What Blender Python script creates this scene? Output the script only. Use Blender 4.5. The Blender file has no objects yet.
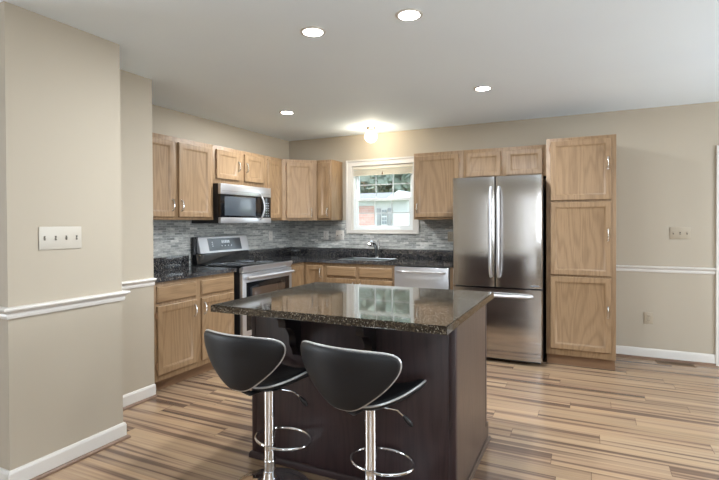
import bpy, bmesh, math, random
from mathutils import Vector, Matrix
random.seed(7)
PI = math.pi
S = bpy.context.scene
COL = S.collection

# ------------------------------------------------------------------ camera
cam_d = bpy.data.cameras.new('camera'); cam = bpy.data.objects.new('camera', cam_d); COL.objects.link(cam)
yaw, pitch, roll, fpx = math.radians(25.611), math.radians(-0.635), math.radians(0.232), 478.66
h = Vector((-math.sin(yaw), math.cos(yaw), 0)); r0 = Vector((math.cos(yaw), math.sin(yaw), 0)); k = Vector((0, 0, 1))
F = math.cos(pitch)*h + math.sin(pitch)*k; U = -math.sin(pitch)*h + math.cos(pitch)*k
R = math.cos(roll)*r0 - math.sin(roll)*U; U = math.sin(roll)*r0 + math.cos(roll)*U
M = Matrix((( R.x, U.x, -F.x, 3.648), (R.y, U.y, -F.y, -5.424), (R.z, U.z, -F.z, 1.334), (0, 0, 0, 1)))
cam.matrix_world = M
cam_d.sensor_width = 36; cam_d.sensor_fit = 'HORIZONTAL'
cam_d.lens = 36*fpx/719
cam_d.shift_y = (228.438-240)/719
cam_d.clip_start = 0.05
S.camera = cam

# ------------------------------------------------------------------ colour management, world, added daylight and fill lamps
S.view_settings.view_transform = 'Standard'; S.view_settings.look = 'None'
S.view_settings.gamma = 1.0; S.view_settings.use_curve_mapping = False
S.view_settings.exposure = 0.74
S.cycles.use_denoising = True
S.cycles.max_bounces = 8; S.cycles.diffuse_bounces = 5; S.cycles.glossy_bounces = 5
S.cycles.sample_clamp_indirect = 6.0
S.cycles.caustics_reflective = False; S.cycles.caustics_refractive = False

W = bpy.data.worlds.new('world'); S.world = W; W.use_nodes = True
nt = W.node_tree; nt.nodes.clear()
wo = nt.nodes.new('ShaderNodeOutputWorld'); bg = nt.nodes.new('ShaderNodeBackground')
tc = nt.nodes.new('ShaderNodeTexCoord'); sx = nt.nodes.new('ShaderNodeSeparateXYZ'); rp = nt.nodes.new('ShaderNodeValToRGB')
rp.color_ramp.elements[0].color = (.72, .76, .80, 1); rp.color_ramp.elements[1].color = (.62, .74, .95, 1)
nt.links.new(tc.outputs['Generated'], sx.inputs[0]); nt.links.new(sx.outputs['Z'], rp.inputs[0])
nt.links.new(rp.outputs[0], bg.inputs[0]); bg.inputs[1].default_value = 2.8
nt.links.new(bg.outputs[0], wo.inputs[0])

def area(name, loc, rot, sx_, sy_, power, col):
    d = bpy.data.lights.new(name, 'AREA'); d.shape = 'RECTANGLE'; d.size = sx_; d.size_y = sy_
    d.energy = power; d.color = col
    o = bpy.data.objects.new(name, d); COL.objects.link(o); o.location = loc; o.rotation_euler = rot
    return o
# area lamps added as daylight at assumed, unseen openings around the camera
area('daylight_fill_sidelight', (3.0, -8.64, 1.08), (PI/2+.2, 0, 0), .26, 1.9, 6, (.84, .92, 1))
area('daylight_fill_dining', (5.22, -8.64, 1.45), (PI/2+.2, 0, 0), .45, 1.2, 14, (.84, .92, 1))
area('daylight_fill_dining', (5.98, -8.64, 1.45), (PI/2+.2, 0, 0), .45, 1.2, 14, (.84, .92, 1))
area('daylight_fill_side', (7.14, -2.2, 1.45), (PI/2+.2, 0, PI/2), 1.9, 1.4, 75, (.83, .92, 1))
area('daylight_fill_west', (-2.74, -6.4, 1.45), (PI/2+.2, 0, -PI/2), 1.9, 1.4, 80, (.84, .92, 1))
# added upward fill lamp behind the camera, put in to lift the ceiling
area('ceiling_fill', (4.6, -6.3, 1.6), (PI, 0, 0), .6, 2.4, 40, (.86, .94, 1))
sun_d = bpy.data.lights.new('sun', 'SUN'); sun_d.energy = 3.0; sun_d.angle = .02; sun_d.color = (1, .97, .93)
sun = bpy.data.objects.new('sun', sun_d); COL.objects.link(sun)
sun.rotation_euler = Vector((1, .8, -1.2)).to_track_quat('-Z', 'Y').to_euler()

# ------------------------------------------------------------------ materials
def lin(c):
    c = c/255.
    return c/12.92 if c <= .04045 else ((c+.055)/1.055)**2.4
def rgb(r, g, b): return (lin(r), lin(g), lin(b), 1)
class NT:
    def __init__(s, name):
        s.m = bpy.data.materials.new(name); s.m.use_nodes = True; s.t = s.m.node_tree
        s.b = s.t.nodes['Principled BSDF']
    def n(s, t, **kw):
        nd = s.t.nodes.new(t)
        for a, v in kw.items(): setattr(nd, a, v)
        return nd
    def l(s, a, b): s.t.links.new(a, b)
    def math(s, op, a, b=None):
        nd = s.n('ShaderNodeMath', operation=op)
        for i, v in enumerate((a, b)):
            if v is None: continue
            if isinstance(v, (int, float)): nd.inputs[i].default_value = v
            else: s.l(v, nd.inputs[i])
        return nd.outputs[0]
    def ramp(s, fac, stops, interp='LINEAR'):
        nd = s.n('ShaderNodeValToRGB'); cr = nd.color_ramp; cr.interpolation = interp
        while len(cr.elements) < len(stops): cr.elements.new(.5)
        for e, (p, c) in zip(cr.elements, stops): e.position = p; e.color = c
        s.l(fac, nd.inputs[0]); return nd.outputs[0]
    def mix(s, fac, a, b, mode='MIX'):
        nd = s.n('ShaderNodeMix', data_type='RGBA', blend_type=mode)
        for i, v in ((0, fac), (6, a), (7, b)):
            if isinstance(v, (int, float, tuple)): nd.inputs[i].default_value = v
            else: s.l(v, nd.inputs[i])
        return nd.outputs[2]
    def coords(s, scale, kind='Object', rand=True):
        tc = s.n('ShaderNodeTexCoord') if kind != 'World' else s.n('ShaderNodeNewGeometry')
        out = tc.outputs[kind] if kind != 'World' else tc.outputs['Position']
        if rand:
            oi = s.n('ShaderNodeObjectInfo'); mu = s.math('MULTIPLY', oi.outputs['Random'], 37.0)
            va = s.n('ShaderNodeVectorMath', operation='ADD'); s.l(out, va.inputs[0]); s.l(mu, va.inputs[1]); out = va.outputs[0]
        mp = s.n('ShaderNodeMapping'); mp.inputs['Scale'].default_value = scale; s.l(out, mp.inputs[0])
        return mp.outputs[0]
    def noise(s, vec, scale=1, detail=3, rough=.5, dist=0, dim='3D', w=None):
        nd = s.n('ShaderNodeTexNoise', noise_dimensions=dim)
        nd.inputs['Scale'].default_value = scale; nd.inputs['Detail'].default_value = detail
        nd.inputs['Roughness'].default_value = rough; nd.inputs['Distortion'].default_value = dist
        s.l(vec, nd.inputs['Vector'])
        if w is not None: s.l(w, nd.inputs['W'])
        return nd.outputs['Fac']
    def bump(s, hgt, strength, dist=.002):
        nd = s.n('ShaderNodeBump'); nd.inputs['Strength'].default_value = strength; nd.inputs['Distance'].default_value = dist
        s.l(hgt, nd.inputs['Height']); s.l(nd.outputs[0], s.b.inputs['Normal'])
    def set(s, **kw):
        for a, v in kw.items():
            i = s.b.inputs[a.replace('_', ' ')]
            if isinstance(v, (int, float, tuple)): i.default_value = v
            else: s.l(v, i)
        return s

def plain(name, col, rough=.5, metal=0, spec=.5, bump=0, **kw):
    t = NT(name); t.set(Base_Color=col, Roughness=rough, Metallic=metal); t.b.inputs['Specular IOR Level'].default_value = spec
    v = t.coords((1, 1, 1), rand=False)
    if bump: t.bump(t.noise(v, 300, 2), bump)
    for a, x in kw.items(): t.b.inputs[a.replace('_', ' ')].default_value = x
    return t.m

def wall_paint(name, c):
    t = NT(name); v = t.coords((1, 1, 1), 'World', False)
    n = t.noise(v, 1.3, 2)
    t.set(Base_Color=t.mix(n, tuple(x*.97 for x in c[:3])+(1,), tuple(min(1, x*1.03) for x in c[:3])+(1,)), Roughness=.75)
    t.bump(t.noise(v, 260, 2), .08, .001)
    return t.m
M_WALL = wall_paint('wall_paint', rgb(171, 160, 143))
M_CEIL = wall_paint('ceiling_paint', rgb(236, 246, 255))
M_TRIM = plain('white_trim_paint', rgb(208, 203, 196), .4)

def oak(name, axis, light, dark, rough=.5):
    t = NT(name)
    sc = {'z': (1, 1, .13), 'x': (.13, 1, 1), 'y': (1, .13, 1)}[axis]
    v = t.coords(sc)
    big = t.noise(v, 4.6, 2, .45, .5)
    rings = t.math('SINE', t.math('MULTIPLY', big, 80))
    rings = t.math('POWER', t.math('ADD', t.math('MULTIPLY', rings, .5), .5), 2.0)
    sc2 = {'z': (1, 1, .035), 'x': (.035, 1, 1), 'y': (1, .035, 1)}[axis]
    fine = t.noise(t.coords(sc2), 170, 2, .6)
    fine2 = t.noise(t.coords(sc2), 45, 3, .6)
    a = t.mix(fine2, light, tuple(x*.88 for x in light[:3])+(1,))
    a = t.mix(t.math('MULTIPLY', rings, .34), a, dark)
    pores = t.ramp(fine, [(.52, (0, 0, 0, 1)), (.68, (1, 1, 1, 1))])
    a = t.mix(t.math('MULTIPLY', pores, .38), a, dark)
    t.set(Base_Color=a, Roughness=rough)
    t.bump(fine, .12, .0006)
    return t.m
OL, OD = rgb(145, 117, 86), rgb(98, 71, 44)
M_OAKZ = oak('oak_vertical_grain', 'z', OL, OD)
M_OAKX = oak('oak_grain_along_x', 'x', OL, OD)
M_OAKY = oak('oak_grain_along_y', 'y', OL, OD)
DL, DD = rgb(60, 43, 44), rgb(24, 16, 17)
M_DARKZ = oak('espresso_oak_vertical', 'z', DL, DD, .42)
M_DARKX = oak('espresso_oak_along_x', 'x', DL, DD, .42)
SL, SD = rgb(94, 78, 68), rgb(66, 51, 46)  # island side lighter than its front: light falling there put into the colour
M_SIDE_LIT = oak('espresso_side_lit', 'z', SL, SD, .36)
M_CORBEL = oak('near_black_oak', 'z', rgb(28, 22, 23), rgb(14, 10, 11), .35)
M_SHOE = oak('stained_shoe_moulding', 'x', rgb(122, 94, 74), rgb(84, 60, 46), .5)

def granite(name, base, brown, grey, flecks=.5, ior=1.7):
    t = NT(name); v = t.coords((1, 1, 1), 'World', False)
    vo = t.n('ShaderNodeTexVoronoi', feature='F1'); vo.inputs['Scale'].default_value = 260; t.l(v, vo.inputs['Vector'])
    sc = t.n('ShaderNodeSeparateColor'); t.l(vo.outputs['Color'], sc.inputs[0])
    n1 = t.noise(v, 38, 4, .7)
    m = t.math('ADD', t.math('MULTIPLY', sc.outputs[0], .5), t.math('MULTIPLY', n1, .6))
    c = t.ramp(m, [(.40, base), (.64, base), (.74, brown), (.90, grey)])
    dots = t.ramp(sc.outputs[1], [(1-.06*flecks*2, (0, 0, 0, 1)), (1-.05*flecks*2+.01, (1, 1, 1, 1))])
    c = t.mix(dots, c, rgb(150, 142, 130))
    t.set(Base_Color=c, Roughness=.05); t.b.inputs['IOR'].default_value = ior
    return t.m
M_GRAN = granite('black_pearl_granite', rgb(34, 34, 37), rgb(60, 60, 63), rgb(104, 104, 108), .7)
M_ISL = granite('brown_black_granite', rgb(26, 24, 22), rgb(80, 70, 56), rgb(128, 116, 98), .6, 1.95)

def floor_mat():
    t = NT('streaked_wood_planks')
    v = t.coords((1, 1, 1), 'World', False)
    sp = t.n('ShaderNodeSeparateXYZ'); t.l(v, sp.inputs[0])
    yy = t.math('DIVIDE', sp.outputs['Y'], .13); row = t.math('FLOOR', yy); fy = t.math('SUBTRACT', yy, row)
    wn = t.n('ShaderNodeTexWhiteNoise', noise_dimensions='1D'); t.l(row, wn.inputs['W'])
    xx = t.math('ADD', t.math('DIVIDE', sp.outputs['X'], 1.25), t.math('MULTIPLY', wn.outputs['Value'], 7.0))
    pk = t.math('FLOOR', xx); fx = t.math('SUBTRACT', xx, pk)
    wn2 = t.n('ShaderNodeTexWhiteNoise', noise_dimensions='2D')
    cb = t.n('ShaderNodeCombineXYZ'); t.l(row, cb.inputs[0]); t.l(pk, cb.inputs[1]); t.l(cb.outputs[0], wn2.inputs['Vector'])
    pid = wn2.outputs['Value']; w = t.math('MULTIPLY', pid, 41.0)
    gy = t.math('LESS_THAN', t.math('MINIMUM', fy, t.math('SUBTRACT', 1, fy)), .010)
    gx = t.math('LESS_THAN', t.math('MINIMUM', fx, t.math('SUBTRACT', 1, fx)), .0014)
    wv = t.n('ShaderNodeMapping'); wv.inputs['Scale'].default_value = (.30, 15, 1); t.l(v, wv.inputs[0])
    st = t.noise(wv.outputs[0], 1.5, 2.5, .5, .3, '4D', w)
    wv2 = t.n('ShaderNodeMapping'); wv2.inputs['Scale'].default_value = (.5, 40, 1); t.l(v, wv2.inputs[0])
    st2 = t.noise(wv2.outputs[0], 1.5, 3, .6, .2, '4D', w)
    c = t.ramp(st, [(.33, rgb(89, 72, 60)), (.42, rgb(111, 90, 75)), (.47, rgb(150, 125, 102)), (.57, rgb(166, 142, 114)), (.75, rgb(156, 128, 99))])
    d = t.ramp(st2, [(.36, (1, 1, 1, 1)), (.46, (0, 0, 0, 1))])
    c = t.mix(t.math('MULTIPLY', d, .28), c, rgb(132, 106, 88))
    tint = t.ramp(pid, [(0, rgb(222, 218, 218)), (.5, rgb(250, 244, 240)), (1, rgb(255, 255, 255))])
    c = t.mix(.8, c, tint, 'MULTIPLY')
    c = t.mix(t.math('MULTIPLY', gy, .25), c, rgb(90, 70, 58))
    c = t.mix(t.math('MULTIPLY', gx, .7), c, rgb(80, 60, 50))
    t.set(Base_Color=c, Roughness=.27); t.b.inputs['Specular IOR Level'].default_value = .55
    return t.m
M_FLOOR = floor_mat()

def tile_mat(name, ax):
    t = NT(name)
    g = t.n('ShaderNodeNewGeometry'); sp = t.n('ShaderNodeSeparateXYZ'); t.l(g.outputs['Position'], sp.inputs[0])
    cb = t.n('ShaderNodeCombineXYZ'); t.l(sp.outputs[ax], cb.inputs[0]); t.l(sp.outputs['Z'], cb.inputs[1])
    br = t.n('ShaderNodeTexBrick'); br.offset = .5; br.offset_frequency = 2
    br.inputs['Color1'].default_value = (0, 0, 0, 1); br.inputs['Color2'].default_value = (1, 1, 1, 1); br.inputs['Mortar'].default_value = (.1, .1, .1, 1)
    br.inputs['Scale'].default_value = 1; br.inputs['Mortar Size'].default_value = .0012
    br.inputs['Brick Width'].default_value = .10; br.inputs['Row Height'].default_value = .024
    t.l(cb.outputs[0], br.inputs['Vector'])
    c = t.ramp(br.outputs['Color'], [(0, rgb(152, 154, 151)), (.4, rgb(180, 181, 177)), (.75, rgb(200, 200, 195)), (1, rgb(230, 228, 222))])
    mv = t.n('ShaderNodeMapping'); mv.inputs['Scale'].default_value = (18, 90, 1); t.l(cb.outputs[0], mv.inputs[0])
    n = t.noise(mv.outputs[0], 1, 3, .6, .4)
    c = t.mix(.8, c, t.ramp(n, [(.3, rgb(150, 150, 150)), (.7, (1, 1, 1, 1))]), 'MULTIPLY')
    c = t.mix(br.outputs['Fac'], c, rgb(196, 196, 193))
    t.set(Base_Color=c, Roughness=.28)
    hh = t.math('ADD', t.math('MULTIPLY', br.outputs['Color'], .5), t.math('MULTIPLY', n, .3))
    t.bump(t.math('SUBTRACT', hh, br.outputs['Fac']), .35, .004)
    return t.m
M_TILEX = tile_mat('slate_mosaic_along_x', 'X'); M_TILEY = tile_mat('slate_mosaic_along_y', 'Y')

def steel(name, col, rough, aniso=.75):
    t = NT(name); v = t.coords((1, 1, 60), rand=False)
    n = t.noise(v, 12, 3, .6)
    t.set(Base_Color=t.mix(n, tuple(x*.93 for x in col[:3])+(1,), col), Metallic=1.0, Roughness=rough)
    if aniso:
        t.b.inputs['Anisotropic'].default_value = aniso
        tg = t.n('ShaderNodeTangent', direction_type='RADIAL', axis='Z'); t.l(tg.outputs[0], t.b.inputs['Tangent'])
    return t.m
M_STEEL = steel('brushed_steel', rgb(188, 184, 180), .17, .96)
M_STEEL2 = plain('satin_steel', rgb(200, 200, 203), .30, .8)
M_CHROME = plain('polished_chrome', rgb(225, 225, 226), .07, 1)
M_NICKEL = plain('satin_nickel', rgb(222, 220, 216), .2, 1)
M_BLACK = plain('black_enamel', rgb(22, 22, 24), .3)
M_BGLASS = plain('black_glass', rgb(14, 15, 18), .05, 0, .7)
M_GGLASS = plain('grey_screen_glass', rgb(70, 76, 82), .12, 0, .6)
M_OVGLASS = plain('oven_door_glass', rgb(70, 56, 46), .08, 0, .8)
M_LEATHER = plain('black_leatherette', rgb(19, 19, 22), .48, 0, .4, .15)
M_PIPING = plain('pale_piping', rgb(205, 205, 205), .3, .7)
M_PLATE = plain('almond_plastic', rgb(184, 176, 163), .4)
M_PLATED = plain('almond_beige_plastic', rgb(168, 155, 135), .4)
M_SLOT = plain('socket_dark', rgb(90, 82, 74), .5)
M_BRONZE = plain('hinge_metal', rgb(140, 106, 76), .5, 0)
M_DIGIT = plain('pale_printing', rgb(215, 220, 225), .5)
M_FADED = plain('grey_printing', rgb(120, 124, 130), .5)
M_VENT = plain('brown_register_metal', rgb(120, 96, 74), .45, .3)
M_DARKGAP = plain('brown_toe_board', rgb(122, 90, 62), .6)
M_BLIND = plain('linen_blind', rgb(222, 214, 196), .6)
M_VINYL = plain('white_vinyl', rgb(228, 232, 232), .4)
M_MUNTIN = plain('grey_muntin', rgb(190, 194, 194), .4)

def emit(name, col, strength):
    t = NT(name); t.set(Base_Color=(.9, .9, .9, 1)); t.b.inputs['Emission Color'].default_value = col
    t.b.inputs['Emission Strength'].default_value = strength; return t.m
M_LAMP = emit('lit_lens', (1, .97, .92, 1), 20)
M_GLOBE = emit('lit_globe_glass', (1, .80, .46, 1), 1.3)
_t = M_GLOBE.node_tree; _mx = _t.nodes.new('ShaderNodeMixShader'); _tr = _t.nodes.new('ShaderNodeBsdfTransparent'); _mx.inputs[0].default_value = .4
_t.links.new(_t.nodes['Principled BSDF'].outputs[0], _mx.inputs[1]); _t.links.new(_tr.outputs[0], _mx.inputs[2]); _t.links.new(_mx.outputs[0], _t.nodes['Material Output'].inputs[0])
_t.nodes['Principled BSDF'].inputs['Base Color'].default_value = (.25, .22, .15, 1)   # milk glass: part of the bulb's light passes through

def glass_mat():
    m = bpy.data.materials.new('window_glass'); m.use_nodes = True; t = m.node_tree; t.nodes.clear()
    o = t.nodes.new('ShaderNodeOutputMaterial'); mx = t.nodes.new('ShaderNodeMixShader'); tr = t.nodes.new('ShaderNodeBsdfTransparent'); gl = t.nodes.new('ShaderNodeBsdfGlossy')
    tr.inputs[0].default_value = (.95, .98, .97, 1); gl.inputs['Roughness'].default_value = .02; mx.inputs[0].default_value = .07
    t.links.new(tr.outputs[0], mx.inputs[1]); t.links.new(gl.outputs[0], mx.inputs[2]); t.links.new(mx.outputs[0], o.inputs[0])
    return m
M_GLASS = glass_mat()

# ------------------------------------------------------------------ mesh helpers
def bx(bm, x0, x1, y0, y1, z0, z1, bev=0, seg=2):
    n0 = len(bm.verts)
    vs = [bm.verts.new((x, y, z)) for x in (x0, x1) for y in (y0, y1) for z in (z0, z1)]
    fs = [bm.faces.new([vs[i] for i in q]) for q in ((0, 1, 3, 2), (4, 6, 7, 5), (0, 4, 5, 1), (2, 3, 7, 6), (0, 2, 6, 4), (1, 5, 7, 3))]
    if bev:
        ed = list({e for f in fs for e in f.edges})
        bmesh.ops.bevel(bm, geom=ed, offset=bev, segments=seg, affect='EDGES', profile=.5)
    return bm
def box(x0, x1, y0, y1, z0, z1, bev=0, seg=2): return bx(bmesh.new(), x0, x1, y0, y1, z0, z1, bev, seg)
def xf(bm, fn):
    for v in bm.verts: v.co = Vector(fn(v.co))
    return bm
def tube(bm, pts, r, seg=10, closed=False, caps=True, rz=None):
    pts = [Vector(p) for p in pts]; n = len(pts); rings = []; prev = None
    for i, p in enumerate(pts):
        a = pts[(i-1) % n] if (closed or i > 0) else p; b = pts[(i+1) % n] if (closed or i < n-1) else p
        d = (b-a).normalized()
        if prev is None:
            ref = Vector((0, 0, 1)) if abs(d.z) < .9 else Vector((1, 0, 0)); u = d.cross(ref).normalized()
        else:
            u = (prev - d*prev.dot(d)).normalized()
        prev = u; w = d.cross(u)
        rr = r(i/(n-1)) if callable(r) else r
        rings.append([bm.verts.new(p + (u*math.cos(2*PI*j/seg) + w*math.sin(2*PI*j/seg))*rr) for j in range(seg)])
    m = n if closed else n-1
    for i in range(m):
        A, B = rings[i], rings[(i+1) % n]
        if closed and i == n-1:   # align the last ring
            off = min(range(seg), key=lambda o: (A[0].co-B[o].co).length); B = B[off:]+B[:off]
        for j in range(seg): bm.faces.new((A[j], A[(j+1) % seg], B[(j+1) % seg], B[j]))
    if caps and not closed:
        bm.faces.new(rings[0]); bm.faces.new(rings[-1][::-1])
    return bm
def lathe(bm, prof, cx=0, cy=0, seg=32, axis='z', c=(0, 0, 0)):
    rings = []
    for r, z in prof:
        if r < 1e-6: rings.append([bm.verts.new((cx, cy, z))])
        else: rings.append([bm.verts.new((cx+r*math.cos(2*PI*j/seg), cy+r*math.sin(2*PI*j/seg), z)) for j in range(seg)])
    for A, B in zip(rings, rings[1:]):
        for j in range(seg):
            q = [A[j % len(A)], A[(j+1) % seg % len(A)], B[(j+1) % seg % len(B)], B[j % len(B)]]
            q = list(dict.fromkeys(q))
            if len(q) > 2: bm.faces.new(q)
    return bm
def prism(bm, pts, a0, a1, axis='y'):
    """extrude 2D outline pts between a0 and a1 along axis; the outline is in the two other axes, in order"""
    def P(u, v, a): return {'x': (a, u, v), 'y': (u, a, v), 'z': (u, v, a)}[axis]
    A = [bm.verts.new(P(u, v, a0)) for u, v in pts]; B = [bm.verts.new(P(u, v, a1)) for u, v in pts]
    n = len(pts)
    for i in range(n): bm.faces.new((A[i], A[(i+1) % n], B[(i+1) % n], B[i]))
    bm.faces.new(A[::-1]); bm.faces.new(B)
    return bm

def obj(name, bm, mat, parent=None, smooth=True, local=False):
    bmesh.ops.recalc_face_normals(bm, faces=bm.faces[:])
    if parent is not None and not local:
        off = Vector(parent.location)
        pp = parent.parent
        while pp is not None: off += Vector(pp.location); pp = pp.parent
        for v in bm.verts: v.co -= off
    me = bpy.data.meshes.new(name); bm.to_mesh(me); bm.free(); me.materials.append(mat)
    if smooth:
        for p in me.polygons: p.use_smooth = True
        me.set_sharp_from_angle(angle=math.radians(38))
    o = bpy.data.objects.new(name, me); COL.objects.link(o)
    if parent is not None: o.parent = parent
    return o
def thing(name, label, cat, loc=(0, 0, 0), rz=0, group=None):
    o = bpy.data.objects.new(name, None); COL.objects.link(o); o.location = loc; o.rotation_euler = (0, 0, rz)
    o.empty_display_size = .1
    o['label'] = label; o['category'] = cat
    if group: o['group'] = group
    return o
def tag(o, label, cat, group=None):
    o['label'] = label; o['category'] = cat
    if group: o['group'] = group
    return o
def struct(name, bm, mat, parent=None, smooth=False):
    o = obj(name, bm, mat, parent, smooth)
    if parent is None: o['kind'] = 'structure'
    return o
def dup(root, loc, rz, label):
    r = root.copy(); COL.objects.link(r); r.location = loc; r.rotation_euler = (0, 0, rz); r['label'] = label
    for ch in list(root.children):
        c = ch.copy(); COL.objects.link(c); c.parent = r
        for g in list(ch.children):
            d = g.copy(); COL.objects.link(d); d.parent = c
    return r

class Fr:
    """a cabinet front plane: u to the right, w out of the wall, z up"""
    def __init__(s, o, R, N): s.o = Vector(o); s.R = Vector(R).normalized(); s.N = Vector(N).normalized()
    def p(s, u, w, z): return s.o + s.R*u + s.N*w + Vector((0, 0, z))
    def box(s, bm, u0, u1, w0, w1, z0, z1, bev=0):
        b = box(u0, u1, w0, w1, z0, z1, bev)
        xf(b, lambda c: s.p(c.x, c.y, c.z))
        me = bpy.data.meshes.new('t'); b.to_mesh(me); b.free(); bm.from_mesh(me); bpy.data.meshes.remove(me)
        return bm
    def panel(s, bm, u0, u1, z0, z1, prof, w0=0):
        """stepped rectangular panel: prof is (inset, depth) from the back edge to the middle"""
        rings = []
        for ins, w in prof:
            rings.append([bm.verts.new(s.p(u, w0+w, z)) for u, z in ((u0+ins, z0+ins), (u1-ins, z0+ins), (u1-ins, z1-ins), (u0+ins, z1-ins))])
        for A, B in zip(rings, rings[1:]):
            for j in range(4): bm.faces.new((A[j], A[(j+1) % 4], B[(j+1) % 4], B[j]))
        bm.faces.new(rings[0][::-1]); bm.faces.new(rings[-1])
        return bm
DOOR = [(0, 0), (0, .015), (.004, .020), (.044, .020), (.048, .018), (.056, .008), (.062, .0065)]
DRAWER = [(0, 0), (0, .010), (.010, .019), (.022, .0195)]
FB = Fr((0, -.305, 0), (1, 0, 0), (0, -1, 0))
FL = Fr((.305, 0, 0), (0, 1, 0), (1, 0, 0))
FD = Fr((.305, -.61, 0), (1, 1, 0), (1, -1, 0))
FBL = Fr((0, -.61, 0), (1, 0, 0), (0, -1, 0))
FLL = Fr((.61, 0, 0), (0, 1, 0), (1, 0, 0))

def pull(F, u, z, parent, w=.02, L=.096, horiz=False):
    bm = bmesh.new(); pts = []
    for i in range(13):
        a = PI*i/12; s_ = -math.cos(a)*L/2; ww = w + .026*math.sin(a)**.8
        pts.append(F.p(u+(s_ if horiz else 0), ww, z+(0 if horiz else s_)))
    tube(bm, pts, lambda q: .0042+.002*abs(math.cos(PI*q)), 8)
    for sgn in (-1, 1):
        c = F.p(u+(sgn*L/2 if horiz else 0), w, z+(0 if horiz else sgn*L/2))
        tube(bm, [c, c+F.N*.004], .008, 10)
    return obj('handle', bm, M_NICKEL, parent)
def hinge(F, u, z, parent):
    bm = bmesh.new(); tube(bm, [F.p(u, .010, z-.025), F.p(u, .010, z+.025)], .005, 8)
    F.box(bm, u-.008, u+.008, .0, .003, z-.02, z+.02)
    return obj('hinge', bm, M_BRONZE, parent)
def cab_door(F, u0, u1, z0, z1, parent, hside=None, hz=None, hinges=None, name='door', w0=.0006):
    d = obj(name, F.panel(bmesh.new(), u0, u1, z0, z1, DOOR, w0), M_OAKZ, parent)
    if hside is not None:
        pull(F, (u0+.026 if hside == 'l' else u1-.026), hz, d)
    if hinges is not None:
        uu = u0-.005 if hinges == 'l' else u1+.005
        for z in (z0+.07, z1-.07): hinge(F, uu, z, d)
    return d
def drawer(F, u0, u1, z0, z1, parent, mat, name='drawer'):
    return obj(name, F.panel(bmesh.new(), u0, u1, z0, z1, DRAWER, .0006), mat, parent)

# ------------------------------------------------------------------ room shell
H = 2.442
XR, YR, XL = 7.0, -8.5, -2.6
struct('floor', box(XL-.1, XR+.1, YR-.1, .0, -.1, 0), M_FLOOR)
struct('ceiling', box(XL-.1, XR+.1, YR-.1, .15, H, H+.1), M_CEIL)
# back wall with the kitchen window opening
WX0, WX1, WZ0, WZ1 = .945, 1.765, 1.250, 2.05
bm = bmesh.new()
bx(bm, -.1, WX0, 0, .15, -.0, H); bx(bm, WX1, 4.79, 0, .15, 0, H); bx(bm, WX0, WX1, 0, .15, 0, WZ0); bx(bm, WX0, WX1, 0, .15, WZ1, H)
bx(bm, 4.79, 5.7, 0, .15, 1.965, H); bx(bm, 5.7, XR, 0, .15, 0, H)
struct('wall_back', bm, M_WALL)
struct('wall_left', box(-.1, 0, -2.78, 0, 0, H), M_WALL)
# stub wall that ends the cabinet run, then the thicker partition nearer to the camera
A1, A2, Y1, Y2, Y0 = 1.034, .621, -3.387, -2.786, -4.033
struct('wall_stub', box(-.1, A2, Y1, Y2, 0, H), M_WALL)
struct('wall_partition', box(XL, A1, Y0, Y1, 0, H), M_WALL)
bm = bmesh.new()  # west wall with one unseen window, added for more light
bx(bm, XL-.12, XL, YR, -7.4, 0, H); bx(bm, XL-.12, XL, -5.4, Y0, 0, H); bx(bm, XL-.12, XL, -7.4, -5.4, 0, .7); bx(bm, XL-.12, XL, -7.4, -5.4, 2.2, H)
struct('wall_west', bm, M_WALL)
bm = bmesh.new()
bx(bm, XL-.09, XL-.03, -7.34, -5.46, .7, .76); bx(bm, XL-.09, XL-.03, -7.34, -5.46, 2.14, 2.2)
for y in (-7.4, -5.46): bx(bm, XL-.09, XL-.03, y, y+.06, .7, 2.2)
bx(bm, XL-.09, XL-.03, -6.43, -6.37, .76, 2.14)
struct('added_window_4', bm, M_VINYL)
bm = bmesh.new()  # right wall with one unseen window, placed to even out the kitchen light
bx(bm, XR, XR+.12, YR, -3.2, 0, H); bx(bm, XR, XR+.12, -1.2, .15, 0, H); bx(bm, XR, XR+.12, -3.2, -1.2, 0, .7); bx(bm, XR, XR+.12, -3.2, -1.2, 2.2, H)
struct('wall_right', bm, M_WALL)
bm = bmesh.new()  # rear wall; unseen sidelight and narrow windows sized for reflections in the steel
y0, y1 = YR-.12, YR
for (xa, xb) in ((XL, 2.78), (3.22, 4.95), (5.5, 5.7), (6.25, XR)): bx(bm, xa, xb, y0, y1, 0, H)
bx(bm, 2.78, 3.22, y0, y1, 2.08, H)
for (xa, xb) in ((4.95, 5.5), (5.7, 6.25)): bx(bm, xa, xb, y0, y1, 0, .8); bx(bm, xa, xb, y0, y1, 2.1, H)
struct('wall_rear', bm, M_WALL)
def rear_frame(name, x0, x1, z0, z1, mull, y=YR-.05):
    bm = bmesh.new(); w = .06
    bx(bm, x0+w, x1-w, y-.03, y+.03, z0, z0+w); bx(bm, x0+w, x1-w, y-.03, y+.03, z1-w, z1)
    for x in [x0, x1-w]: bx(bm, x, x+w, y-.03, y+.03, z0, z1)
    for x in mull: bx(bm, x, x+w, y-.03, y+.03, z0+w, z1-w)
    o = struct(name, bm, M_VINYL); return o
rear_frame('window_2', 2.78, 3.22, 0, 2.08, [])
rear_frame('window_5', 4.95, 5.5, .8, 2.1, [])
rear_frame('window_6', 5.7, 6.25, .8, 2.1, [])
bm = bmesh.new(); y0, y1 = -3.2, -1.2
bx(bm, XR+.03, XR+.09, y0+.06, y1-.06, .7, .76); bx(bm, XR+.03, XR+.09, y0+.06, y1-.06, 2.14, 2.2)
for y in (y0, y1-.06): bx(bm, XR+.03, XR+.09, y, y+.06, .7, 2.2)
bx(bm, XR+.03, XR+.09, -2.23, -2.17, .76, 2.14)
struct('window_3', bm, M_VINYL)
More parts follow.
